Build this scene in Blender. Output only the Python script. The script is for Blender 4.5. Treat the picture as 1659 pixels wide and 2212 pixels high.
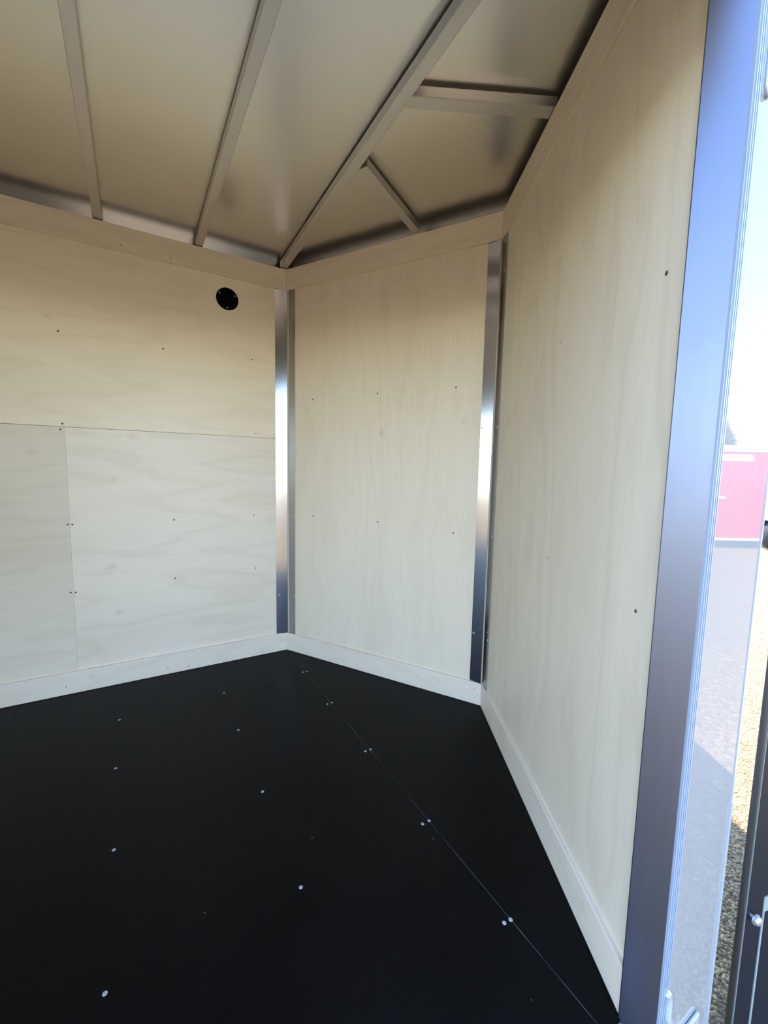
import bpy, bmesh, math, random
from mathutils import Matrix, Vector

# ------------------------------------------------------------------ start
for o in list(bpy.data.objects):
    bpy.data.objects.remove(o, do_unlink=True)
scene = bpy.context.scene
C = scene.collection
random.seed(7)

# ------------------------------------------------------------------ camera
EYE = 0.98298                       # above the trailer floor (z = 0)
cam_d = bpy.data.cameras.new('camera')
cam_d.sensor_fit = 'HORIZONTAL'
cam_d.sensor_width = 36.0
cam_d.lens = 36.0 * 909.1 / 1659.0
cam_d.clip_start = 0.02
cam_d.clip_end = 300
cam = bpy.data.objects.new('camera', cam_d)
C.objects.link(cam)
ra = Vector((0.99977925, 0.00214605, 0.02090069))
ub = Vector((-0.02101057, 0.10211883, 0.9945503))
fc = Vector((0.0, 0.99476989, -0.10214138))
cam.matrix_world = Matrix(((ra.x, ub.x, -fc.x, 0), (ra.y, ub.y, -fc.y, 0), (ra.z, ub.z, -fc.z, EYE), (0, 0, 0, 1)))
scene.camera = cam

# ------------------------------------------------------------------ sky, sun, exposure
SUN_DIR = Vector((-0.85, 0.45, 2.465)).normalized()      # towards the sun
world = bpy.data.worlds.new('world')
scene.world = world
world.use_nodes = True
wn = world.node_tree
wn.nodes.clear()
sky = wn.nodes.new('ShaderNodeTexSky')
sky.sky_type = 'NISHITA'
sky.sun_disc = False
sky.sun_elevation = math.asin(SUN_DIR.z)
sky.sun_rotation = math.atan2(SUN_DIR.x, SUN_DIR.y)
sky.altitude = 2000.0
sky.air_density = 1.0
sky.dust_density = 0.1
sky.ozone_density = 1.2
bg = wn.nodes.new('ShaderNodeBackground')
bg.inputs['Strength'].default_value = 0.34
wo = wn.nodes.new('ShaderNodeOutputWorld')
wn.links.new(sky.outputs['Color'], bg.inputs['Color'])
wn.links.new(bg.outputs['Background'], wo.inputs['Surface'])

sun_d = bpy.data.lights.new('sun', 'SUN')
sun_d.energy = 3.8
sun_d.angle = math.radians(0.53)
sun_d.color = (1.0, 0.94, 0.84)
sun = bpy.data.objects.new('sun', sun_d)
C.objects.link(sun)
sun.rotation_euler = SUN_DIR.to_track_quat('Z', 'Y').to_euler()
sun.location = SUN_DIR * 20

vs = scene.view_settings
vs.view_transform = 'Standard'
vs.look = 'None'
vs.gamma = 1.0
vs.use_curve_mapping = False
vs.exposure = 2.37
scene.cycles.max_bounces = 14
scene.cycles.diffuse_bounces = 9
scene.cycles.glossy_bounces = 6

# ------------------------------------------------------------------ helpers
def mesh_obj(name, bm, mat, parent=None, smooth=False, matrix=None):
    bmesh.ops.recalc_face_normals(bm, faces=bm.faces[:])
    me = bpy.data.meshes.new(name)
    bm.to_mesh(me)
    bm.free()
    if smooth:
        for p in me.polygons:
            p.use_smooth = True
    if mat:
        me.materials.append(mat)
    o = bpy.data.objects.new(name, me)
    C.objects.link(o)
    if parent:
        o.parent = parent
    if matrix is not None:
        o.matrix_local = matrix
    return o

def add_box(bm, x0, x1, y0, y1, z0, z1, bevel=0.0):
    vs_ = [bm.verts.new(p) for p in ((x0, y0, z0), (x1, y0, z0), (x1, y1, z0), (x0, y1, z0),
                                     (x0, y0, z1), (x1, y0, z1), (x1, y1, z1), (x0, y1, z1))]
    fs = [bm.faces.new([vs_[i] for i in f]) for f in ((3, 2, 1, 0), (4, 5, 6, 7), (0, 1, 5, 4), (1, 2, 6, 5), (2, 3, 7, 6), (3, 0, 4, 7))]
    if bevel > 0:
        es = set()
        for f in fs:
            es.update(f.edges)
        bmesh.ops.bevel(bm, geom=list(es), offset=bevel, segments=2, affect='EDGES', profile=0.5)

def add_prism(bm, poly, z0, z1):
    lo = [bm.verts.new((p[0], p[1], z0)) for p in poly]
    hi = [bm.verts.new((p[0], p[1], z1)) for p in poly]
    n = len(poly)
    bm.faces.new(lo[::-1])
    bm.faces.new(hi)
    for i in range(n):
        bm.faces.new([lo[i], lo[(i + 1) % n], hi[(i + 1) % n], hi[i]])

def add_lathe(bm, prof, seg=20, M=None):
    """profile of (radius, height) turned about local Z, capped"""
    rings = []
    for r, h in prof:
        rings.append([bm.verts.new((r * math.cos(2 * math.pi * k / seg), r * math.sin(2 * math.pi * k / seg), h)) for k in range(seg)])
    for a, b in zip(rings, rings[1:]):
        for k in range(seg):
            bm.faces.new([a[k], a[(k + 1) % seg], b[(k + 1) % seg], b[k]])
    bm.faces.new(rings[0][::-1])
    bm.faces.new(rings[-1])
    if M is not None:
        for ring in rings:
            for v in ring:
                v.co = M @ v.co

def add_tube(bm, pts, r, seg=10):
    pts = [Vector(p) for p in pts]
    rings = []
    up = Vector((0.3, 0.2, 1)).normalized()
    for i, p in enumerate(pts):
        t = (pts[min(i + 1, len(pts) - 1)] - pts[max(i - 1, 0)]).normalized()
        u = t.cross(up)
        if u.length < 1e-3:
            u = t.cross(Vector((1, 0, 0)))
        u.normalize()
        w = t.cross(u)
        rings.append([bm.verts.new(p + r * (math.cos(2 * math.pi * k / seg) * u + math.sin(2 * math.pi * k / seg) * w)) for k in range(seg)])
    for a, b in zip(rings, rings[1:]):
        for k in range(seg):
            bm.faces.new([a[k], a[(k + 1) % seg], b[(k + 1) % seg], b[k]])
    bm.faces.new(rings[0][::-1])
    bm.faces.new(rings[-1])

def structure(o):
    o['kind'] = 'structure'
    return o

def tag(o, label, cat, group=None):
    o['label'] = label
    o['category'] = cat
    if group:
        o['group'] = group
    return o

def empty(name, loc=(0, 0, 0), parent=None):
    o = bpy.data.objects.new(name, None)
    o.empty_display_size = 0.1
    C.objects.link(o)
    o.location = loc
    if parent:
        o.parent = parent
    return o

# ------------------------------------------------------------------ materials
def new_mat(name):
    m = bpy.data.materials.new(name)
    m.use_nodes = True
    nt = m.node_tree
    return m, nt, nt.nodes['Principled BSDF']

def N(nt, t, **kw):
    n = nt.nodes.new(t)
    for k, v in kw.items():
        setattr(n, k, v)
    return n

def plain(name, col, rough=0.5, metal=0.0, coat=0.0, ior=1.45):
    m, nt, b = new_mat(name)
    b.inputs['Base Color'].default_value = (*col, 1)
    b.inputs['Roughness'].default_value = rough
    b.inputs['Metallic'].default_value = metal
    b.inputs['Coat Weight'].default_value = coat
    b.inputs['Coat Roughness'].default_value = 0.03
    b.inputs['IOR'].default_value = ior
    return m

def ramp(nt, fac, stops):
    r = N(nt, 'ShaderNodeValToRGB')
    cr = r.color_ramp
    while len(cr.elements) < len(stops):
        cr.elements.new(0.5)
    for e, (p, c) in zip(cr.elements, stops):
        e.position = p
        e.color = (*c, 1)
    nt.links.new(fac, r.inputs['Fac'])
    return r.outputs['Color']

def mixc(nt, fac, a, b, mode='MIX'):
    n = N(nt, 'ShaderNodeMix', data_type='RGBA', blend_type=mode)
    for sock, v in ((n.inputs[0], fac), (n.inputs[6], a), (n.inputs[7], b)):
        if hasattr(v, 'node'):
            nt.links.new(v, sock)
        elif isinstance(v, tuple):
            sock.default_value = (*v, 1)
        else:
            sock.default_value = v
    return n.outputs[2]

def plywood(name, base, grain='V', knots=(), seed=0.0, rough=0.42, contrast=1.0):
    """birch veneer: soft cathedral figure along the grain, fine fibre, small knots.
    Object coordinates: x along the wall, z up."""
    m, nt, b = new_mat(name)
    tc = N(nt, 'ShaderNodeTexCoord')
    mp = N(nt, 'ShaderNodeMapping')
    mp.inputs['Location'].default_value = (seed, 0, seed * 1.7)
    mp.inputs['Scale'].default_value = (1.0, 1.0, 0.22) if grain == 'V' else (0.22, 1.0, 1.0)
    nt.links.new(tc.outputs['Object'], mp.inputs['Vector'])
    # flowing figure
    warp = N(nt, 'ShaderNodeTexNoise')
    warp.inputs['Scale'].default_value = 3.0
    warp.inputs['Detail'].default_value = 3.0
    nt.links.new(mp.outputs['Vector'], warp.inputs['Vector'])
    mul = N(nt, 'ShaderNodeMath', operation='MULTIPLY')
    mul.inputs[1].default_value = 58.0
    nt.links.new(warp.outputs['Fac'], mul.inputs[0])
    sn = N(nt, 'ShaderNodeMath', operation='SINE')
    nt.links.new(mul.outputs[0], sn.inputs[0])
    fig = N(nt, 'ShaderNodeMath', operation='MULTIPLY_ADD')
    fig.inputs[1].default_value = 0.5
    fig.inputs[2].default_value = 0.5
    nt.links.new(sn.outputs[0], fig.inputs[0])
    # fibre
    mp2 = N(nt, 'ShaderNodeMapping')
    mp2.inputs['Location'].default_value = (seed * 3, 0, 0)
    mp2.inputs['Scale'].default_value = (60, 60, 3.0) if grain == 'V' else (3.0, 60, 60)
    nt.links.new(tc.outputs['Object'], mp2.inputs['Vector'])
    fib = N(nt, 'ShaderNodeTexNoise')
    fib.inputs['Scale'].default_value = 3.0
    fib.inputs['Detail'].default_value = 4.0
    nt.links.new(mp2.outputs['Vector'], fib.inputs['Vector'])
    # blotches
    blo = N(nt, 'ShaderNodeTexNoise')
    blo.inputs['Scale'].default_value = 2.2
    blo.inputs['Detail'].default_value = 2.0
    nt.links.new(mp.outputs['Vector'], blo.inputs['Vector'])
    br, bgc, bb = base
    col = ramp(nt, blo.outputs['Fac'], [(0.3, (br * 0.95, bgc * 0.935, bb * 0.905)), (0.7, (br * 1.05, bgc * 1.06, bb * 1.07))])
    figc = ramp(nt, fig.outputs[0], [(0.0, (0.935, 0.925, 0.90)), (0.22, (0.99, 0.985, 0.98)), (1.0, (1.02, 1.02, 1.02))])
    col = mixc(nt, 0.55 * contrast, col, mixc(nt, 1.0, col, figc, 'MULTIPLY'))
    fibc = ramp(nt, fib.outputs['Fac'], [(0.3, (0.95, 0.945, 0.93)), (0.65, (1.03, 1.03, 1.03))])
    col = mixc(nt, 0.6, col, mixc(nt, 1.0, col, fibc, 'MULTIPLY'))
    # knots with a darker core and a pale halo drawn along the grain
    for (kx, kz, kr) in knots:
        sx, sz = (kr * 0.75, kr * 0.95) if grain == 'V' else (kr * 0.95, kr * 0.75)
        mk = N(nt, 'ShaderNodeMapping')
        mk.inputs['Location'].default_value = (-kx / sx, 0, -kz / sz)
        mk.inputs['Scale'].default_value = (1 / sx, 0, 1 / sz)
        nt.links.new(tc.outputs['Object'], mk.inputs['Vector'])
        nz = N(nt, 'ShaderNodeTexNoise')
        nz.inputs['Scale'].default_value = 45.0
        nt.links.new(tc.outputs['Object'], nz.inputs['Vector'])
        ad = N(nt, 'ShaderNodeVectorMath', operation='MULTIPLY_ADD')
        ad.inputs[1].default_value = (1.6, 0, 1.6)
        nt.links.new(nz.outputs['Color'], ad.inputs[0])
        nt.links.new(mk.outputs['Vector'], ad.inputs[2])
        sub = N(nt, 'ShaderNodeVectorMath', operation='SUBTRACT')
        sub.inputs[1].default_value = (0.8, 0, 0.8)
        nt.links.new(ad.outputs[0], sub.inputs[0])
        ln = N(nt, 'ShaderNodeVectorMath', operation='LENGTH')
        nt.links.new(sub.outputs[0], ln.inputs[0])
        kc = ramp(nt, ln.outputs['Value'], [(0.0, (0.82, 0.77, 0.70)), (0.22, (0.93, 0.905, 0.865)), (1.0, (1, 1, 1))])
        col = mixc(nt, 1.0, col, kc, 'MULTIPLY')
    nt.links.new(col, b.inputs['Base Color'])
    b.inputs['Roughness'].default_value = rough
    b.inputs['Specular IOR Level'].default_value = 0.35
    bp = N(nt, 'ShaderNodeBump')
    bp.inputs['Strength'].default_value = 0.05
    bp.inputs['Distance'].default_value = 0.001
    nt.links.new(fib.outputs['Fac'], bp.inputs['Height'])
    nt.links.new(bp.outputs['Normal'], b.inputs['Normal'])
    return m

BIRCH = (0.74, 0.645, 0.50)
M_ply_hi = plywood('birch_plywood_upper', (0.80, 0.70, 0.54), 'H', [(0.944, 1.548, 0.02)], 1.3)
M_ply_lo = plywood('birch_plywood_lower', (0.77, 0.675, 0.55), 'H', [(0.75, 0.915, 0.035), (0.778, 0.533, 0.035), (0.755, 0.33, 0.03), (0.68, 1.105, 0.03)], 4.1, contrast=1.3)
M_ply_lo2 = plywood('birch_plywood_lower_end', (0.70, 0.615, 0.485), 'H', [(1.02, 1.02, 0.03)], 8.6)
M_ply_mid = plywood('birch_plywood_nose', BIRCH, 'V', [(0.555, 1.14, 0.028), (0.932, 1.185, 0.022), (0.34, 1.175, 0.018)], 2.2, contrast=0.6)
M_ply_right = plywood('birch_plywood_right', (0.73, 0.645, 0.51), 'V', [(0.945, 0.742, 0.008)], 6.4, contrast=1.2)
M_ply_trim = plywood('birch_trim_board', (0.71, 0.61, 0.46), 'H', [], 9.9)
M_ply_base = plywood('birch_base_board', (0.77, 0.675, 0.55), 'H', [(0.86, 0.06, 0.03)], 12.7)

def metal(name, col, rough, streak=0.0, axis='Z', bump=0.0, smudge=0.0):
    m, nt, b = new_mat(name)
    b.inputs['Metallic'].default_value = 1.0
    b.inputs['Base Color'].default_value = (*col, 1)
    tc = N(nt, 'ShaderNodeTexCoord')
    mp = N(nt, 'ShaderNodeMapping')
    s = [70, 70, 70]
    s['XYZ'.index(axis)] = 1.2
    mp.inputs['Scale'].default_value = s
    nt.links.new(tc.outputs['Object'], mp.inputs['Vector'])
    nz = N(nt, 'ShaderNodeTexNoise')
    nz.inputs['Scale'].default_value = 2.0
    nz.inputs['Detail'].default_value = 5.0
    nt.links.new(mp.outputs['Vector'], nz.inputs['Vector'])
    sm = N(nt, 'ShaderNodeTexNoise')
    sm.inputs['Scale'].default_value = 7.0
    sm.inputs['Detail'].default_value = 4.0
    nt.links.new(tc.outputs['Object'], sm.inputs['Vector'])
    r = N(nt, 'ShaderNodeMapRange')
    r.inputs['To Min'].default_value = max(0.02, rough - streak)
    r.inputs['To Max'].default_value = rough + streak
    nt.links.new(nz.outputs['Fac'], r.inputs['Value'])
    r2 = N(nt, 'ShaderNodeMapRange')
    r2.inputs['From Min'].default_value = 0.2
    r2.inputs['From Max'].default_value = 0.8
    r2.inputs['To Min'].default_value = 0.0
    r2.inputs['To Max'].default_value = smudge
    nt.links.new(sm.outputs['Fac'], r2.inputs['Value'])
    ad = N(nt, 'ShaderNodeMath', operation='ADD')
    nt.links.new(r.outputs['Result'], ad.inputs[0])
    nt.links.new(r2.outputs['Result'], ad.inputs[1])
    nt.links.new(ad.outputs[0], b.inputs['Roughness'])
    if smudge:
        c = mixc(nt, r2.outputs['Result'], col, tuple(0.8 * x for x in col))
        nt.links.new(c, b.inputs['Base Color'])
    if bump:
        bp = N(nt, 'ShaderNodeBump')
        bp.inputs['Strength'].default_value = bump
        bp.inputs['Distance'].default_value = 0.002
        nt.links.new(nz.outputs['Fac'], bp.inputs['Height'])
        nt.links.new(bp.outputs['Normal'], b.inputs['Normal'])
    return m

M_trim = metal('bright_aluminium_trim', (0.38, 0.38, 0.395), 0.16, 0.03)
M_jamb = metal('brushed_aluminium_jamb', (0.15, 0.16, 0.205), 0.38, 0.04, 'Z', 0.0, 0.05)
M_rib = metal('galvanised_roof_tube', (0.64, 0.62, 0.60), 0.36, 0.10, 'Y', 0.05, 0.12)
M_sheet = metal('satin_aluminium_roof_sheet', (0.74, 0.73, 0.71), 0.29, 0.01)
M_screw = plain('zinc_screw', (0.55, 0.55, 0.55), 0.35, 0.6)
M_screw_dark = plain('countersunk_screw_hole', (0.10, 0.085, 0.07), 0.6, 0.2)
M_floor_screw = plain('pale_floor_screw', (0.45, 0.46, 0.47), 0.45, 0.3)
M_gap = plain('dusty_subfloor', (0.16, 0.15, 0.14), 0.9)
M_frame = plain('dark_wall_core', (0.10, 0.085, 0.065), 0.9)
M_black = plain('black_plastic', (0.0008, 0.0008, 0.0008), 0.6, 0.0, 0.0, 1.12)
M_white_paint = plain('white_gloss_paint', (0.235, 0.225, 0.22), 0.03, 0.0, 0.0, 1.46)
M_white_edge = plain('white_edge_paint', (0.34, 0.36, 0.385), 0.12, 0.0, 0.6)
M_white_ext = plain('white_outside_skin', (0.55, 0.56, 0.58), 0.3)
M_hinge = plain('pale_blue_strip', (0.22, 0.26, 0.33), 0.35)
M_blackpaint = plain('black_painted_panel', (0.008, 0.009, 0.013), 0.45, 0.0, 0.0, 1.25)
M_rubber = plain('black_rubber_bead', (0.03, 0.027, 0.027), 0.38)
M_grey_strip = plain('grey_sealant_strip', (0.20, 0.21, 0.20), 0.7)
M_red = plain('red_trailer_skin', (0.62, 0.03, 0.07), 0.25)
M_trailer_white = plain('white_trailer_rail', (0.80, 0.80, 0.80), 0.4)
M_dark_under = plain('dark_underbody', (0.035, 0.037, 0.042), 0.7)
M_tyre = plain('tyre_rubber', (0.02, 0.02, 0.022), 0.8)
M_rim = plain('silver_rim', (0.6, 0.6, 0.62), 0.3, 0.8)
M_bark = plain('tree_bark', (0.16, 0.12, 0.09), 0.9)
M_leaf = plain('tree_foliage', (0.10, 0.13, 0.07), 0.7)

def floor_mat():
    m, nt, b = new_mat('black_textured_flooring')
    tc = N(nt, 'ShaderNodeTexCoord')
    nz = N(nt, 'ShaderNodeTexNoise')
    nz.inputs['Scale'].default_value = 260.0
    nz.inputs['Detail'].default_value = 3.0
    nt.links.new(tc.outputs['Object'], nz.inputs['Vector'])
    du = N(nt, 'ShaderNodeTexNoise')
    du.inputs['Scale'].default_value = 2.6
    du.inputs['Detail'].default_value = 5.0
    nt.links.new(tc.outputs['Object'], du.inputs['Vector'])
    dust = ramp(nt, du.outputs['Fac'], [(0.35, (0.0012, 0.0012, 0.0014)), (0.75, (0.0042, 0.004, 0.004))])
    # scattered pale dust specks
    vo = N(nt, 'ShaderNodeTexVoronoi')
    vo.inputs['Scale'].default_value = 9.0
    nt.links.new(tc.outputs['Object'], vo.inputs['Vector'])
    sp = ramp(nt, vo.outputs['Distance'], [(0.010, (1, 1, 1)), (0.024, (0, 0, 0))])
    col = mixc(nt, sp, dust, (0.16, 0.155, 0.15))
    nt.links.new(col, b.inputs['Base Color'])
    b.inputs['Roughness'].default_value = 0.46
    b.inputs['Specular IOR Level'].default_value = 0.11
    bp = N(nt, 'ShaderNodeBump')
    bp.inputs['Strength'].default_value = 0.25
    bp.inputs['Distance'].default_value = 0.0015
    nt.links.new(nz.outputs['Fac'], bp.inputs['Height'])
    nt.links.new(bp.outputs['Normal'], b.inputs['Normal'])
    return m
M_floor = floor_mat()

def gravel_mat():
    m, nt, b = new_mat('crushed_gravel')
    tc = N(nt, 'ShaderNodeTexCoord')
    vo = N(nt, 'ShaderNodeTexVoronoi')
    vo.inputs['Scale'].default_value = 95.0
    nt.links.new(tc.outputs['Object'], vo.inputs['Vector'])
    c1 = ramp(nt, vo.outputs['Color'], [(0.0, (0.20, 0.135, 0.068)), (0.5, (0.29, 0.20, 0.10)), (1.0, (0.39, 0.28, 0.15))])
    edge = ramp(nt, vo.outputs['Distance'], [(0.35, (1, 1, 1)), (0.75, (0.35, 0.33, 0.32))])
    col = mixc(nt, 1.0, c1, edge, 'MULTIPLY')
    nt.links.new(col, b.inputs['Base Color'])
    b.inputs['Roughness'].default_value = 0.9
    bp = N(nt, 'ShaderNodeBump')
    bp.inputs['Strength'].default_value = 0.8
    bp.inputs['Distance'].default_value = 0.01
    bp.invert = True
    nt.links.new(vo.outputs['Distance'], bp.inputs['Height'])
    nt.links.new(bp.outputs['Normal'], b.inputs['Normal'])
    return m
M_gravel = gravel_mat()

def stone_mat():
    m, nt, b = new_mat('gravel_stone')
    tc = N(nt, 'ShaderNodeTexCoord')
    vo = N(nt, 'ShaderNodeTexNoise')
    vo.inputs['Scale'].default_value = 30.0
    nt.links.new(tc.outputs['Object'], vo.inputs['Vector'])
    col = ramp(nt, vo.outputs['Fac'], [(0.3, (0.18, 0.125, 0.065)), (0.5, (0.29, 0.20, 0.10)), (0.7, (0.40, 0.29, 0.155))])
    nt.links.new(col, b.inputs['Base Color'])
    b.inputs['Roughness'].default_value = 0.9
    return m
M_stone = stone_mat()

# ------------------------------------------------------------------ plan of the trailer (floor at z = 0)
HR = 1.95                                        # top of the cornice boards
A = Vector((-0.50869, 2.18424))                  # corner of side wall and nose panel
B = Vector((0.42167, 1.67704))                   # apex of the nose
DL = Vector((-0.85867, -0.51253))                # along the left wall, away from A
DM = Vector((0.87800, -0.47866))                 # along the nose panel, A to B
DR = Vector((0.02529, -0.99968))                 # along the right wall, away from B
NI = Vector((0.51253, -0.85867))                 # left wall's inward normal
LEN_M = 1.0596
LEN_R = 1.012
J = B + DR * LEN_R                               # end of the right plywood at the door
JD = Vector((0.788, -0.616))                      # the jamb is splayed towards the doorway
J2 = J + JD * 0.053                              # outer edge of the door jamb
E_ = J2 - DL * 0.21                              # outside corner of the trailer
LEN_L = 3.6                                      # length of the side walls
GROUND = -0.45
WID = (J - A).dot(NI)                            # inside width

def frame(P, d):
    return Matrix(((d.x, -d.y, 0, P.x), (d.y, d.x, 0, P.y), (0, 0, 1, 0), (0, 0, 0, 1)))
F_L, F_M, F_R = frame(A, DL), frame(A, DM), frame(B, DR)
SG = {'L': 1, 'M': -1, 'R': -1}
FR = {'L': F_L, 'M': F_M, 'R': F_R}

def wbox(bm, w, s0, s1, d0, d1, z0, z1, bevel=0.0):
    """box on a wall: s along it, d towards the room, z up"""
    y0, y1 = sorted((SG[w] * d0, SG[w] * d1))
    add_box(bm, s0, s1, y0, y1, z0, z1, bevel)

def wall_matrix(w, s, d, z):
    """local matrix whose Z points into the room"""
    y = SG[w]
    zax = Vector((0, y, 0))
    xax = Vector((1, 0, 0))
    yax = zax.cross(xax)
    return Matrix(((xax.x, yax.x, zax.x, s), (xax.y, yax.y, zax.y, SG[w] * d), (xax.z, yax.z, zax.z, z), (0, 0, 0, 1)))

_screw_mesh = {}
def screw(parent, mat, r, M, h=0.0012, name='screw'):
    key = (mat.name, round(r, 4), h)
    if key not in _screw_mesh:
        bm = bmesh.new()
        add_lathe(bm, [(r, -0.0005), (r, h * 0.4), (r * 0.78, h), (r * 0.30, h), (r * 0.22, h * 0.55)], 12)
        bmesh.ops.recalc_face_normals(bm, faces=bm.faces[:])
        me = bpy.data.meshes.new(name)
        bm.to_mesh(me)
        bm.free()
        me.materials.append(mat)
        _screw_mesh[key] = me
    o = bpy.data.objects.new(name, _screw_mesh[key])
    C.objects.link(o)
    o.parent = parent
    o.matrix_local = M
    return o

PF = -0.010                                      # face of the plywood behind the boards
PB = -0.016

# ------------------------------------------------------------------ ground
bm = bmesh.new()
add_box(bm, -60, 60, -60, 60, GROUND - 0.3, GROUND)
structure(mesh_obj('ground', bm, M_gravel))

# loose stones on the ground where the eye reaches them
bm = bmesh.new()
def stone(cx, cy, r):
    q_ = Vector((cx - 0.87, cy - 0.89))
    if -0.05 < q_.dot(Vector((0.951, 0.309))) < 1.25 and abs(q_.dot(Vector((-0.309, 0.951))) - 0.015) < 0.06:
        return
    n = 5
    ang = random.uniform(0, 6.28)
    zt = GROUND + r * random.uniform(0.6, 1.0)
    lo, mi = [], []
    for k in range(n):
        a_ = ang + 6.283 * k / n
        q = r * random.uniform(0.75, 1.2)
        lo.append(bm.verts.new((cx + q * math.cos(a_), cy + q * math.sin(a_), GROUND - r * 0.3)))
        mi.append(bm.verts.new((cx + q * 0.9 * math.cos(a_ + .1), cy + q * 0.9 * math.sin(a_ + .1), GROUND + r * random.uniform(0.1, 0.5))))
    t = bm.verts.new((cx, cy, zt))
    for k in range(n):
        bm.faces.new([lo[k], lo[(k + 1) % n], mi[(k + 1) % n], mi[k]])
        bm.faces.new([mi[k], mi[(k + 1) % n], t])
for i in range(13000):
    y = 0.75 + 4.5 * random.random() ** 1.5
    az = math.radians(random.uniform(40.0, 52.0))
    stone(y * math.tan(az), y, random.uniform(0.0035, 0.0085))
for i in range(8000):                            # the ground mirrored by the white outside skin
    t_ = random.uniform(0.9, 3.6)
    az = math.radians(random.uniform(70.0, 84.0))
    stone(0.55 + t_ * math.sin(az), 0.66 + t_ * math.cos(az), random.uniform(0.0035, 0.0085))
gs = mesh_obj('gravel_stones', bm, M_stone)
gs['kind'] = 'stuff'
gs['label'] = 'loose crushed gravel on the ground outside the doorway'
gs['category'] = 'gravel'

# ------------------------------------------------------------------ floor
def uv(u, v):
    return A + DL * u + NI * v
bm = bmesh.new()
poly = [A, B, J, J + DL * LEN_L, A + DL * LEN_L]
add_prism(bm, [A - NI * .05 + DM * .0, B + Vector((.05, .05)), J2, J2 + DL * LEN_L, A - NI * .05 + DL * LEN_L], -0.10, -0.006)
floor = structure(mesh_obj('floor', bm, M_gap))
G = 0.0006
def fsheet(poly_):
    b_ = bmesh.new()
    add_prism(b_, poly_, -0.012, 0.0)
    return mesh_obj('floor_sheet', b_, M_floor, floor)
fsheet([B, J, uv(-G, WID), uv(-G, 0.0)])
fsheet([uv(G, 0), uv(G, WID), uv(1.128 - G, WID), uv(1.128 - G, 0)])
fsheet([uv(1.128 + G, 0), uv(1.128 + G, WID), uv(2.26 - G, WID), uv(2.26 - G, 0)])
fsheet([uv(2.26 + G, 0), uv(2.26 + G, WID), uv(LEN_L, WID), uv(LEN_L, 0)])
for (x, y) in [(-0.373, 1.938), (-0.356, 1.945), (-0.22, 1.667), (-0.202, 1.678), (-0.048, 1.377), (-0.030, 1.387),
               (0.126, 1.079), (0.145, 1.09), (0.282, 0.825), (0.298, 0.832), (-0.678, 1.736), (-1.002, 1.528),
               (-0.527, 1.481), (-0.851, 1.269), (-0.351, 1.184), (-0.672, 0.98), (-0.177, 0.894), (-0.501, 0.687)]:
    screw(floor, M_floor_screw, 0.0046, Matrix.Translation((x, y, 0)), 0.0010)

def seam_mat():
    m, nt, b = new_mat('dusty_seam_filler')
    tc = N(nt, 'ShaderNodeTexCoord')
    nz = N(nt, 'ShaderNodeTexNoise')
    nz.inputs['Scale'].default_value = 9.0
    nz.inputs['Detail'].default_value = 4.0
    nt.links.new(tc.outputs['Object'], nz.inputs['Vector'])
    col = ramp(nt, nz.outputs['Fac'], [(0.42, (0.006, 0.006, 0.006)), (0.66, (0.11, 0.10, 0.09))])
    nt.links.new(col, b.inputs['Base Color'])
    b.inputs['Roughness'].default_value = 0.8
    return m
M_seam = seam_mat()
for u_ in (0.0, 1.128):
    b_ = bmesh.new()
    add_prism(b_, [uv(u_ - 0.0007, 0.004), uv(u_ + 0.0007, 0.004), uv(u_ + 0.0007, WID), uv(u_ - 0.0007, WID)], -0.006, 0.0003)
    mesh_obj('seam_filler', b_, M_seam, floor)

# ------------------------------------------------------------------ walls
def wall_root(name, w, s0, s1, z1=HR - 0.004):
    b_ = bmesh.new()
    wbox(b_, w, s0, s1, -0.057, PB, -0.02, z1)
    return structure(mesh_obj(name, b_, M_frame, None, matrix=FR[w]))

def wall_part(name, parent, w, mat, s0, s1, d0, d1, z0, z1, bevel=0.0):
    b_ = bmesh.new()
    wbox(b_, w, s0, s1, d0, d1, z0, z1, bevel)
    return mesh_obj(name, b_, mat, parent)

wl = wall_root('wall_left', 'L', -0.02, LEN_L)
SEAM_Z, SEAM_S = 1.125, 0.914
wall_part('plywood_panel', wl, 'L', M_ply_hi, -0.008, 1.86, PB, PF, SEAM_Z + 0.0008, HR)
wall_part('plywood_panel', wl, 'L', M_ply_lo, -0.008, SEAM_S - 0.0002, PB, PF, 0.0, SEAM_Z - 0.0008)
wall_part('plywood_panel', wl, 'L', M_ply_lo2, SEAM_S + 0.0002, 1.86, PB, PF, 0.0, SEAM_Z - 0.0008)
wall_part('plywood_panel', wl, 'L', M_ply_hi, 1.861, LEN_L, PB, PF, 0.0, HR)
for (s, z) in [(0.918, 1.497), (0.55, 1.488), (0.165, 1.497), (0.92, 1.137), (0.928, 1.114), (0.151, 1.142), (0.921, 0.727), (0.906, 0.726),
               (0.527, 0.729), (0.166, 0.736), (0.924, 0.439), (0.907, 0.437), (0.53, 0.454), (0.16, 0.464)]:
    screw(wl, M_screw_dark, 0.0038 if s > .5 else 0.0030, wall_matrix('L', s, PF, z), 0.0004)

wm = wall_root('wall_nose', 'M', -0.02, LEN_M + 0.02)
wall_part('plywood_panel', wm, 'M', M_ply_mid, -0.008, LEN_M + 0.008, PB, PF, 0.0, HR)
for (s, z) in [(0.16, 1.315), (0.527, 1.32), (0.897, 1.32), (0.165, 0.737), (0.54, 0.738), (0.909, 0.72)]:
    screw(wm, M_screw_dark, 0.0036, wall_matrix('M', s, PF, z), 0.0004)

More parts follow.
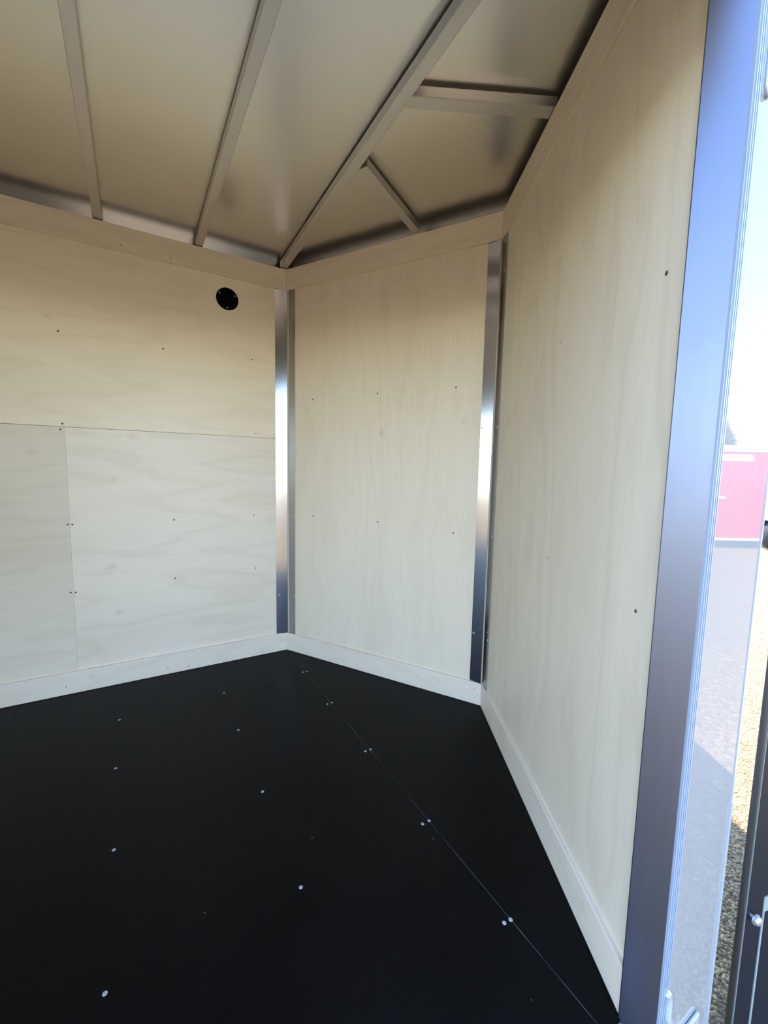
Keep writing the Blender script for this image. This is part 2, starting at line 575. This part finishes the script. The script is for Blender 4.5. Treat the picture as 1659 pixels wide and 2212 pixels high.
# right wall: plywood inside, thick outer corner with white skin outside
bm = bmesh.new()
nR = Vector((-DR.y, DR.x))                        # away from the room
Bo = B + nR * 0.016
Jo = J + nR * 0.016 
out_n = E_ - DR * 1.45
add_prism(bm, [(p.x, p.y) for p in (Bo - DR * .02, Jo, J2 - DL * 0.004, E_ - NI * 0.002, out_n, Bo - DR * .3)], -0.12, HR - 0.004)
wr = structure(mesh_obj('wall_right', bm, M_frame, None))
b_ = bmesh.new()
wbox(b_, 'R', -0.008, LEN_R, PB, PF, 0.0, HR)
pp = mesh_obj('plywood_panel', b_, M_ply_right, wr)
pp.matrix_local = F_R
for (s, z, r) in [(0.949, 1.312, 0.0042), (0.943, 0.738, 0.0036), (0.551, 1.317, 0.0022), (0.555, 0.752, 0.0022)]:
    screw(wr, M_screw_dark, r, F_R @ wall_matrix('R', s, PF, z), 0.0004)
# white outside skin of the corner (gloss) and the nose outside
F_S = frame(J2, -DL)                              # x along the outside skin away from the jamb, -y outwards
b_ = bmesh.new()
add_box(b_, 0.022, 0.206, -0.0015, 0.002, -0.12, HR + 0.06)
sk = mesh_obj('outside_skin', b_, M_white_paint, wr)
sk.matrix_local = F_S
b_ = bmesh.new()
add_box(b_, 0.2035, 0.2115, -0.004, 0.006, -0.12, 0.368)
add_box(b_, 0.2055, 0.2105, -0.003, 0.006, 0.368, HR + 0.06)
ec = mesh_obj('corner_cap', b_, M_white_edge, wr)
ec.matrix_local = F_S
b_ = bmesh.new()
add_prism(b_, [(p.x, p.y) for p in (E_, E_ + nR * .004, out_n + nR * .004, out_n)], -0.12, HR + .06)
mesh_obj('nose_skin', b_, M_white_ext, wr)

# side wall behind the door opening, and the wall above the door
DOOR_W, DOOR_H = 1.00, 1.62
F_SI = frame(J, DL)
b_ = bmesh.new()
add_box(b_, DOOR_W, LEN_L, 0.0, 0.057, -0.12, HR + 0.06)
ws = structure(mesh_obj('wall_side', b_, M_ply_hi, None, matrix=F_SI))
b_ = bmesh.new()
add_box(b_, 0.09, DOOR_W, 0.0, 0.057, DOOR_H, HR + 0.06)
add_box(b_, 0.0, 0.09, 0.0, 0.057, 1.72, HR + 0.06)
mesh_obj('lintel', b_, M_ply_trim, ws)

# rear wall with a doorway
F_B = frame(A + DL * LEN_L, NI)
RO0, RO1 = 0.55, 1.30
b_ = bmesh.new()
add_box(b_, -0.05, RO0, -0.06, 0.0, -0.02, HR + .06)
wb = structure(mesh_obj('wall_rear', b_, M_ply_hi, None, matrix=F_B))
for (x0, x1, z0, z1) in [(RO1, WID + 0.05, -0.02, HR + .06), (RO0, RO1, 1.66, HR + .06)]:
    b_ = bmesh.new()
    add_box(b_, x0, x1, -0.06, 0.0, z0, z1)
    mesh_obj('rear_panel' if z0 < 0 else 'rear_header', b_, M_ply_hi, wb)

# ------------------------------------------------------------------ cornice and base boards
def miter_board(name, w, s0, s1, z0, z1, mat, m0, m1, thick=0.010):
    """board on a wall with mitred ends; m = shortening of the front face"""
    b_ = bmesh.new()
    y0, y1 = SG[w] * PF, SG[w] * (PF + thick)
    P = [(s0 - m0, y0), (s1 + m1, y0), (s1, y1), (s0, y1)]
    add_prism(b_, P, z0, z1)
    es = [e for e in b_.edges if abs(e.verts[0].co.y - y1) < 1e-6 and abs(e.verts[1].co.y - y1) < 1e-6 and abs(e.verts[0].co.z - e.verts[1].co.z) < 1e-6]
    bmesh.ops.bevel(b_, geom=es, offset=0.0012, segments=1, affect='EDGES')
    return structure(mesh_obj(name, b_, mat, None, matrix=FR[w]))
t1 = miter_board('trim_1', 'L', 0.0005, LEN_L, 1.851, HR, M_ply_trim, 0.005, 0)
t2 = miter_board('trim_2', 'M', 0.0005, LEN_M - 0.0005, 1.851, HR, M_ply_trim, 0.005, 0.005)
t3 = miter_board('trim_3', 'R', 0.0005, LEN_R, 1.851, HR, M_ply_trim, 0.005, 0)
b1 = miter_board('baseboard_left', 'L', 0.0005, LEN_L, 0.001, 0.096, M_ply_base, 0.005, 0)
b2 = miter_board('baseboard_nose', 'M', 0.0005, LEN_M - 0.0005, 0.001, 0.096, M_ply_base, 0.005, 0.005)
b3 = miter_board('baseboard_right', 'R', 0.0005, LEN_R, 0.001, 0.096, M_ply_base, 0.005, 0)
for (s, z) in [(0.694, 1.874), (0.509, 1.872), (0.295, 1.865), (0.126, 1.862), (0.02, 1.865)]:
    screw(t1, M_screw_dark, 0.0022, wall_matrix('L', s, 0.0, z), 0.0003)
for (s, z) in [(0.956, 0.036), (0.572, 0.030), (0.485, 0.020), (0.03, 0.06)]:
    screw(b1, M_screw_dark, 0.0022, wall_matrix('L', s, 0.0, z), 0.0003)
screw(b2, M_screw_dark, 0.0022, wall_matrix('M', 1.03, 0.0, 0.066), 0.0003)
screw(b3, M_screw_dark, 0.0022, wall_matrix('R', 0.05, 0.0, 0.066), 0.0003)

# ------------------------------------------------------------------ metal corner angles
def angle_trim(name, label, P, da, wa, la, db, wb_, lb, screws_a, screws_b, lean):
    """L-shaped vertical angle at corner P: one leg along da, one along db"""
    root = empty(name, (P.x, P.y, 0.0))
    tag(root, label, 'trim', 'metal angle trims in the wall corners')
    for w, d, ln, scr, base in ((wa, da, la, screws_a, 'a'), (wb_, db, lb, screws_b, 'b')):
        b__ = bmesh.new()
        sgn_in = SG[w]
        # local frame along the leg direction away from the corner
        inward = Vector((-DLDIR[w].y, DLDIR[w].x)) * sgn_in
        p0 = -inward * (-PF) * 1.0
        # the bend stands a little proud of the corner, so each leg leans off its wall
        fold = p0 + lean
        free = p0 + d * ln
        dd = (free - fold).normalized()
        nn = Vector((-dd.y, dd.x))
        if nn.dot(inward) < 0:
            nn = -nn
        q = [fold, free, free + nn * 0.0016, fold + nn * 0.0016]
        add_prism(b__, [(v.x, v.y) for v in q], 0.096, 1.852)
        leg = mesh_obj('angle_leg', b__, M_trim, root)
        for (s, z) in scr:
            c = fold + dd * s + nn * 0.0016
            zax = Vector((nn.x, nn.y, 0))
            xax = Vector((dd.x, dd.y, 0))
            yax = zax.cross(xax)
            M_ = Matrix(((xax.x, yax.x, zax.x, c.x), (xax.y, yax.y, zax.y, c.y), (xax.z, yax.z, zax.z, z), (0, 0, 0, 1)))
            screw(leg, M_screw, 0.0042, M_, 0.0016)
    return root
DLDIR = {'L': DL, 'M': DM, 'R': DR}

angle_trim('corner_angle', 'bright metal angle strip in the corner left of the narrow nose panel', A, DL, 'L', 0.053, DM, 'M', 0.050,
           [(0.044, 1.144), (0.044, 0.724), (0.046, 0.308)], [(0.036, 1.144), (0.034, 0.725), (0.032, 0.304)], DM * 0.0105)
angle_trim('corner_angle', 'bright metal angle strip in the corner beside the right plywood wall', B, -DM, 'M', 0.053, DR, 'R', 0.047,
           [(0.038, 1.709), (0.043, 1.154), (0.043, 0.73), (0.041, 0.306)], [(0.030, 1.724), (0.028, 1.152), (0.028, 0.727), (0.034, 0.303)], Vector((-0.0065, -0.0048)))

# ------------------------------------------------------------------ black round cover plate on the left wall
cp = empty('cover_plate')
cp.matrix_world = F_L @ wall_matrix('L', 0.2765, PF, 1.7545)
tag(cp, 'round black cover plate with three small screws high on the left wall', 'cover plate')
b_ = bmesh.new()
add_lathe(b_, [(0.0495, 0.0), (0.0495, 0.0022), (0.047, 0.0038), (0.02, 0.0042)], 48)
mesh_obj('disc', b_, M_black, cp)
for (s, z) in [(0.311, 1.775), (0.243, 1.773), (0.278, 1.715)]:
    screw(cp, M_screw, 0.0034, Matrix.Translation((s - 0.2765, -(z - 1.7545), 0.0038)) if False else
          (wall_matrix('L', 0.2765, PF, 1.7545).inverted() @ wall_matrix('L', s, PF + 0.0036, z)), 0.0012)

# ------------------------------------------------------------------ ceiling
SH = HR + 0.040
bm = bmesh.new()
add_prism(bm, [A - NI * .06, A - NI * .06 + DM * 0.0 + Vector((0.03, 0.05)), B + Vector((.05, .08)), out_n, E_, J2, J2 + DL * LEN_L, A - NI * .06 + DL * LEN_L], SH, SH + 0.025)
ceil = structure(mesh_obj('ceiling', bm, M_sheet))

def rib(p0, p1, wdt=0.034, z0=HR + 0.003, hgt=0.030):
    p0, p1 = Vector(p0), Vector(p1)
    d = (p1 - p0)
    ln = d.length
    d.normalize()
    b__ = bmesh.new()
    add_box(b__, -wdt / 2, wdt / 2, 0, ln, z0, z0 + hgt, 0.0022)
    o = mesh_obj('roof_rib', b__, M_rib, ceil)
    o.matrix_local = Matrix(((d.y, d.x, 0, p0.x), (-d.x, d.y, 0, p0.y), (0, 0, 1, 0), (0, 0, 0, 1)))
    return o
for k in range(1, 9):
    s = 0.020 + 0.375 * k
    rib(uv(s, -0.008), uv(s, WID), 0.032)
rib((-0.5205, 2.183), (0.158 + 0.20, 0.983 - 0.354), 0.034)
rib((0.014, 1.2245), B + DR * 0.425 + Vector((0.008, 0)), 0.040, HR + 0.0045, 0.028)
pm = A + DM * 0.705
rib(pm, pm + Vector((-0.47866, -0.878)) * 0.421, 0.032, HR + 0.0045, 0.028)
# perimeter channel between boards and roof sheet
def perim(w, s0, s1, d0, mat):
    b__ = bmesh.new()
    wbox(b__, w, s0, s1, d0 - 0.03, d0, HR - 0.03, SH + 0.001)
    o = mesh_obj('perimeter_channel', b__, mat, ceil)
    o.matrix_local = FR[w]
perim('L', -0.05, LEN_L, -0.030, M_trim)
perim('M', -0.05, LEN_M + 0.05, -0.062, M_rib)
perim('R', -0.05, LEN_R + 0.02, -0.062, M_rib)

# ------------------------------------------------------------------ door frame
dj = structure(empty('door_1', (J.x, J.y, 0.0)))
off = Matrix.Translation((-J.x, -J.y, 0))
F_J = frame(J, JD)                               # x outwards through the wall, y = forward side
b_ = bmesh.new()
add_box(b_, -0.004, 0.053, -0.0, 0.012, -0.02, HR + 0.03, 0.0015)
o = mesh_obj('jamb', b_, M_jamb, dj)
o.matrix_local = off @ F_J
b_ = bmesh.new()
add_box(b_, 0.0, 0.022, -0.0028, 0.003, -0.12, HR + 0.03)
for x in (0.004, 0.010, 0.016):
    add_box(b_, x, x + 0.003, -0.0046, -0.002, -0.12, HR + 0.03)
o = mesh_obj('edge_strip', b_, M_hinge, dj)
o.matrix_local = off @ F_S
b_ = bmesh.new()
add_box(b_, 0.06, 1.00, 0.0, 0.057, -0.03, -0.001)
o = mesh_obj('threshold', b_, M_jamb, dj)
o.matrix_local = off @ F_SI

# ------------------------------------------------------------------ hardware on the white outside skin
def skin_pt(tn, slope):
    """point on the outside skin seen at tan(azimuth) tn and rise per metre of depth slope"""
    # J2 - DL*t : (x, y); x = tn*y
    t = (J2.x - tn * J2.y) / (DL.x - tn * DL.y)
    p = J2 - DL * t
    return t, EYE + slope * p.y
t_l, z_l = skin_pt(0.8036, 0.8155)
wl_ = empty('wire_loop')
wl_.matrix_world = F_S @ Matrix.Translation((t_l, -0.0015, z_l))
tag(wl_, 'pale wire loop hanging at the top of the white outside skin', 'wire loop')
b_ = bmesh.new()
pts = [(-0.011, -0.004, 0.40)] + [(-0.011, -0.004, 0.40 - 0.04 * k) for k in range(1, 10)]
pts += [(-0.011 * math.cos(a_), -0.004, 0.012 - 0.012 * math.sin(a_)) for a_ in [math.pi * k / 10 for k in range(0, 11)]]
pts += [(0.011, -0.004, 0.04 + 0.04 * k) for k in range(0, 10)]
add_tube(b_, pts, 0.0028, 10)
mesh_obj('wire', b_, M_white_edge, wl_, True)
b_ = bmesh.new()
add_box(b_, -0.016, 0.016, -0.008, 0.0, 0.36, 0.40, 0.002)
mesh_obj('clip', b_, M_white_edge, wl_)

t_h, z_h = skin_pt(0.7838, -1.4571)
lt = empty('door_holdback')
lt.matrix_world = F_S @ Matrix.Translation((t_h, -0.0015, z_h))
tag(lt, 'white curved holdback bracket low on the outside skin beside the doorway', 'door holdback')
b_ = bmesh.new()
prof = []
for k in range(13):
    q = k / 12
    prof.append((0.004 + 0.030 * q + 0.006 * math.sin(q * 6.28), 0.045 - 0.085 * q))
top = []
for side in (0, 1):
    row = []
    for (x, z) in prof:
        row.append((b_.verts.new((x - 0.010 if side == 0 else x + 0.006, -0.0005, z)), b_.verts.new((x - 0.008 if side == 0 else x + 0.004, -0.006, z))))
    top.append(row)
for k in range(12):
    a0, a1 = top[0][k], top[0][k + 1]
    c0, c1 = top[1][k], top[1][k + 1]
    b_.faces.new([a0[0], a1[0], a1[1], a0[1]])
    b_.faces.new([a0[1], a1[1], c1[1], c0[1]])
    b_.faces.new([c0[1], c1[1], c1[0], c0[0]])
b_.faces.new([top[0][0][0], top[0][0][1], top[1][0][1], top[1][0][0]])
b_.faces.new([top[0][-1][0], top[0][-1][1], top[1][-1][1], top[1][-1][0]])
mesh_obj('strap', b_, M_white_edge, lt, True)
t_r, z_r = skin_pt(0.8592, -1.4828)
b_ = bmesh.new()
add_box(b_, 0.02, t_r - t_h + 0.022, -0.007, -0.0002, z_r - z_h - 0.06, z_r - z_h + 0.016, 0.003)
mesh_obj('base_plate', b_, M_white_edge, lt)
b_ = bmesh.new()
Mx = Matrix.Translation((t_r - t_h, -0.007, z_r - z_h - 0.004)) @ Matrix.Rotation(math.radians(90), 4, 'X')
add_lathe(b_, [(0.0075, 0.0), (0.0075, 0.002), (0.005, 0.0032), (0.0032, 0.0032), (0.003, 0.0012)], 20, Mx)
mesh_obj('rivet', b_, plain('dark_rivet', (0.10, 0.045, 0.05), 0.35, 0.4), lt)

# ------------------------------------------------------------------ black upright panel at the right edge
PD = 0.90
pb = empty('black_panel')
az = math.radians(72)
d_ = Vector((math.sin(az), math.cos(az)))
P0 = Vector((0.9560 * PD, PD)) + Vector((0.723, -0.69)) * 0.008
pb.matrix_world = Matrix(((d_.x, -d_.y, 0, P0.x), (d_.y, d_.x, 0, P0.y), (0, 0, 1, GROUND), (0, 0, 0, 1)))
tag(pb, 'black upright panel with a rounded edge and a bolt at the lower right', 'panel')
b_ = bmesh.new()
add_box(b_, 0.013, 1.10, 0.0, 0.012, 0.0, 1.75, 0.002)
mesh_obj('board', b_, M_blackpaint, pb)
b_ = bmesh.new()
add_tube(b_, [(0.0065, 0.006, 0.0), (0.0065, 0.006, 0.9), (0.0065, 0.006, 1.75)], 0.0065, 14)
mesh_obj('edge_bead', b_, M_rubber, pb, True)
b_ = bmesh.new()
add_box(b_, 0.0125, 0.0137, -0.0008, 0.01, 0.0, 1.75)
mesh_obj('edge_line', b_, M_grey_strip, pb)
b_ = bmesh.new()
add_box(b_, 0.0735, 0.0795, -0.002, 0.006, 0.0, 0.385)
add_box(b_, 0.0735, 0.125, -0.002, 0.006, 0.385, 0.425)
mesh_obj('pale_strip', b_, M_grey_strip, pb)
# bolt
def on_panel(tn, slope):
    # intersection of the azimuth ray with the panel's face
    t = (tn * P0.y - P0.x) / (d_.x - tn * d_.y)
    p = P0 + d_ * t
    return t, EYE + slope * p.y - GROUND
t_b, z_b = on_panel(1.0001, -1.1601)
bolt = empty('bolt', (0, 0, 0), pb)
bolt.matrix_local = Matrix.Translation((t_b - 0.013, 0, z_b + 0.012)) @ Matrix.Rotation(math.radians(90), 4, 'X')
b_ = bmesh.new()
add_lathe(b_, [(0.004, -0.002), (0.004, 0.016)], 12)
mesh_obj('stem', b_, M_rim, bolt)
b_ = bmesh.new()
add_lathe(b_, [(0.0125, 0.010), (0.0125, 0.013)], 20)
mesh_obj('washer', b_, M_rim, bolt)
b_ = bmesh.new()
add_lathe(b_, [(0.0085, 0.013), (0.0105, 0.0145), (0.0105, 0.017), (0.0085, 0.020), (0.004, 0.0215)], 20)
mesh_obj('bolt_head', b_, M_rim, bolt, True)

# ------------------------------------------------------------------ the yard outside
# red cargo trailer, mirrored in the white skin
RD = 8.3
P_face = Vector((10.1, 2.3))
f_ = Vector((0.486, 0.874)).normalized()
nf = Vector((f_.y, -f_.x))                      # away from us
def wheel(parent, M_):
    w_ = empty('wheel', (0, 0, 0), parent)
    w_.matrix_local = M_
    b__ = bmesh.new()
    add_lathe(b__, [(0.17, 0.0), (0.22, -0.02), (0.26, -0.01), (0.28, 0.03), (0.28, 0.14), (0.25, 0.18), (0.17, 0.17)], 28)
    mesh_obj('tyre', b__, M_tyre, w_, True)
    b__ = bmesh.new()
    add_lathe(b__, [(0.17, 0.01), (0.165, -0.012), (0.15, -0.006), (0.07, 0.02), (0.05, -0.005), (0.02, -0.012)], 28)
    mesh_obj('rim', b__, M_rim, w_, True)
    return w_
rt = empty('red_trailer')
rt.matrix_world = Matrix(((f_.x, nf.x, 0, P_face.x), (f_.y, nf.y, 0, P_face.y), (0, 0, 1, GROUND), (0, 0, 0, 1)))
tag(rt, 'red cargo trailer with white roof rail mirrored in the white skin', 'trailer')
X0, X1 = -0.9, 1.75
b_ = bmesh.new()
add_box(b_, X0, X1, 0.0, 1.5, 0.19, 1.92, 0.03)
mesh_obj('body', b_, M_red, rt)
b_ = bmesh.new()
add_box(b_, X0 - .02, X1 + .02, -0.015, 1.515, 1.90, 2.03, 0.02)
mesh_obj('roof_rail', b_, M_trailer_white, rt)
b_ = bmesh.new()
add_box(b_, X0, X1, -0.02, -0.004, 1.955, 1.962)
mesh_obj('roof_seam', b_, M_dark_under, rt)
b_ = bmesh.new()
add_box(b_, X0 - .01, X1 + .01, -0.012, 1.512, 0.155, 0.20, 0.01)
mesh_obj('lower_rail', b_, M_trailer_white, rt)
b_ = bmesh.new()
add_box(b_, X0 + .1, X1 - .1, 0.10, 1.4, 0.0, 0.157)
mesh_obj('underframe', b_, M_dark_under, rt)
b_ = bmesh.new()
add_box(b_, 0.066, 0.674, -0.006, 0.001, 1.73, 1.85)
lab = mesh_obj('name_plate', b_, M_trailer_white, rt)
M_mark = plain('red_print', (0.65, 0.2, 0.22), 0.5)
b_ = bmesh.new()
x = 0.10
for wch in (0.05, 0.03, 0.03, 0.06, 0.02, 0.05, 0.03, 0.05, 0.03, 0.04, 0.03):
    add_box(b_, x, x + wch, -0.008, -0.005, 1.79, 1.835)
    x += wch + 0.014
pm_ = mesh_obj('print', b_, M_mark, lab)
pm_['kind'] = 'stuff'
b_ = bmesh.new()
x = -0.30
for wch in (0.05, 0.03, 0.05, 0.04, 0.05, 0.03):
    add_box(b_, x, x + wch, -0.004, 0.001, 1.10, 1.15)
    x += wch + 0.012
x = -0.34
for wch in (0.05, 0.03, 0.05, 0.04, 0.05, 0.03, 0.05, 0.05, 0.04, 0.06):
    add_box(b_, x, x + wch, -0.004, 0.001, 0.99, 1.03)
    x += wch + 0.010
lt2 = mesh_obj('side_lettering', b_, M_trailer_white, rt)
lt2['kind'] = 'stuff'

# white trailer whose wheel shows past the corner
wt = empty('white_trailer', (7.50, 8.3, GROUND))
tag(wt, 'white trailer on silver wheels far behind the trailer corner', 'trailer')
b_ = bmesh.new()
add_box(b_, 0.06, 2.6, 0.05, 1.6, 0.60, 1.35, 0.03)
mesh_obj('body', b_, M_trailer_white, wt)
b_ = bmesh.new()
add_box(b_, 0.02, 0.55, -0.20, 0.06, 0.58, 0.63, 0.01)
mesh_obj('fender', b_, M_trailer_white, wt)
b_ = bmesh.new()
add_box(b_, 0.1, 2.5, 0.1, 1.5, 0.3, 0.6)
mesh_obj('underframe', b_, M_dark_under, wt)
Rw = Matrix.Rotation(math.radians(90), 4, 'X').inverted()
wheel(wt, Matrix.Translation((0.27, -0.14, 0.28)) @ Rw)
wheel(wt, Matrix.Translation((2.1, -0.14, 0.28)) @ Rw)

# tree behind the red trailer
def mirror(p):
    c0 = NI.dot(J2)
    return p + NI * (2 * (c0 - NI.dot(p)))
def tree(unf, hgt, crown_r, label, n=900, seed=1):
    rnd = random.Random(seed)
    p = mirror(Vector(unf))
    root = empty('tree', (p.x, p.y, GROUND))
    tag(root, label, 'tree')
    b__ = bmesh.new()
    add_tube(b__, [(0, 0, 0), (0.05, 0.02, hgt * .35), (-0.03, 0, hgt * .7), (0, 0.02, hgt * .95)], 0.09, 8)
    for k in range(9):
        a_ = rnd.uniform(0, 6.28)
        z = hgt * rnd.uniform(0.3, 0.85)
        ln = crown_r * (1.1 - z / hgt) * 1.1 + 0.1
        add_tube(b__, [(0, 0, z), (ln * .5 * math.cos(a_), ln * .5 * math.sin(a_), z + .15), (ln * math.cos(a_), ln * math.sin(a_), z + .2)], 0.03, 5)
    mesh_obj('trunk', b__, M_bark, root)
    b__ = bmesh.new()
    for k in range(n):
        z = hgt * (0.18 + 0.82 * rnd.random())
        rr = crown_r * (1.05 - 0.95 * (z / hgt)) * math.sqrt(rnd.random())
        a_ = rnd.uniform(0, 6.28)
        c = Vector((rr * math.cos(a_), rr * math.sin(a_), z))
        u = Vector((rnd.gauss(0, 1), rnd.gauss(0, 1), rnd.gauss(0, .6))).normalized() * rnd.uniform(.08, .2)
        v = u.cross(Vector((rnd.gauss(0, 1), rnd.gauss(0, 1), rnd.gauss(0, 1)))).normalized() * rnd.uniform(.04, .1)
        b__.faces.new([b__.verts.new(c - u), b__.verts.new(c + v), b__.verts.new(c + u), b__.verts.new(c - v)])
    fo = mesh_obj('foliage', b__, M_leaf, root)
    fo['kind'] = 'stuff'
tree((16.75, 22.0), 5.1, 2.3, 'tall evergreen tree mirrored above the red trailer', 9000, 3)
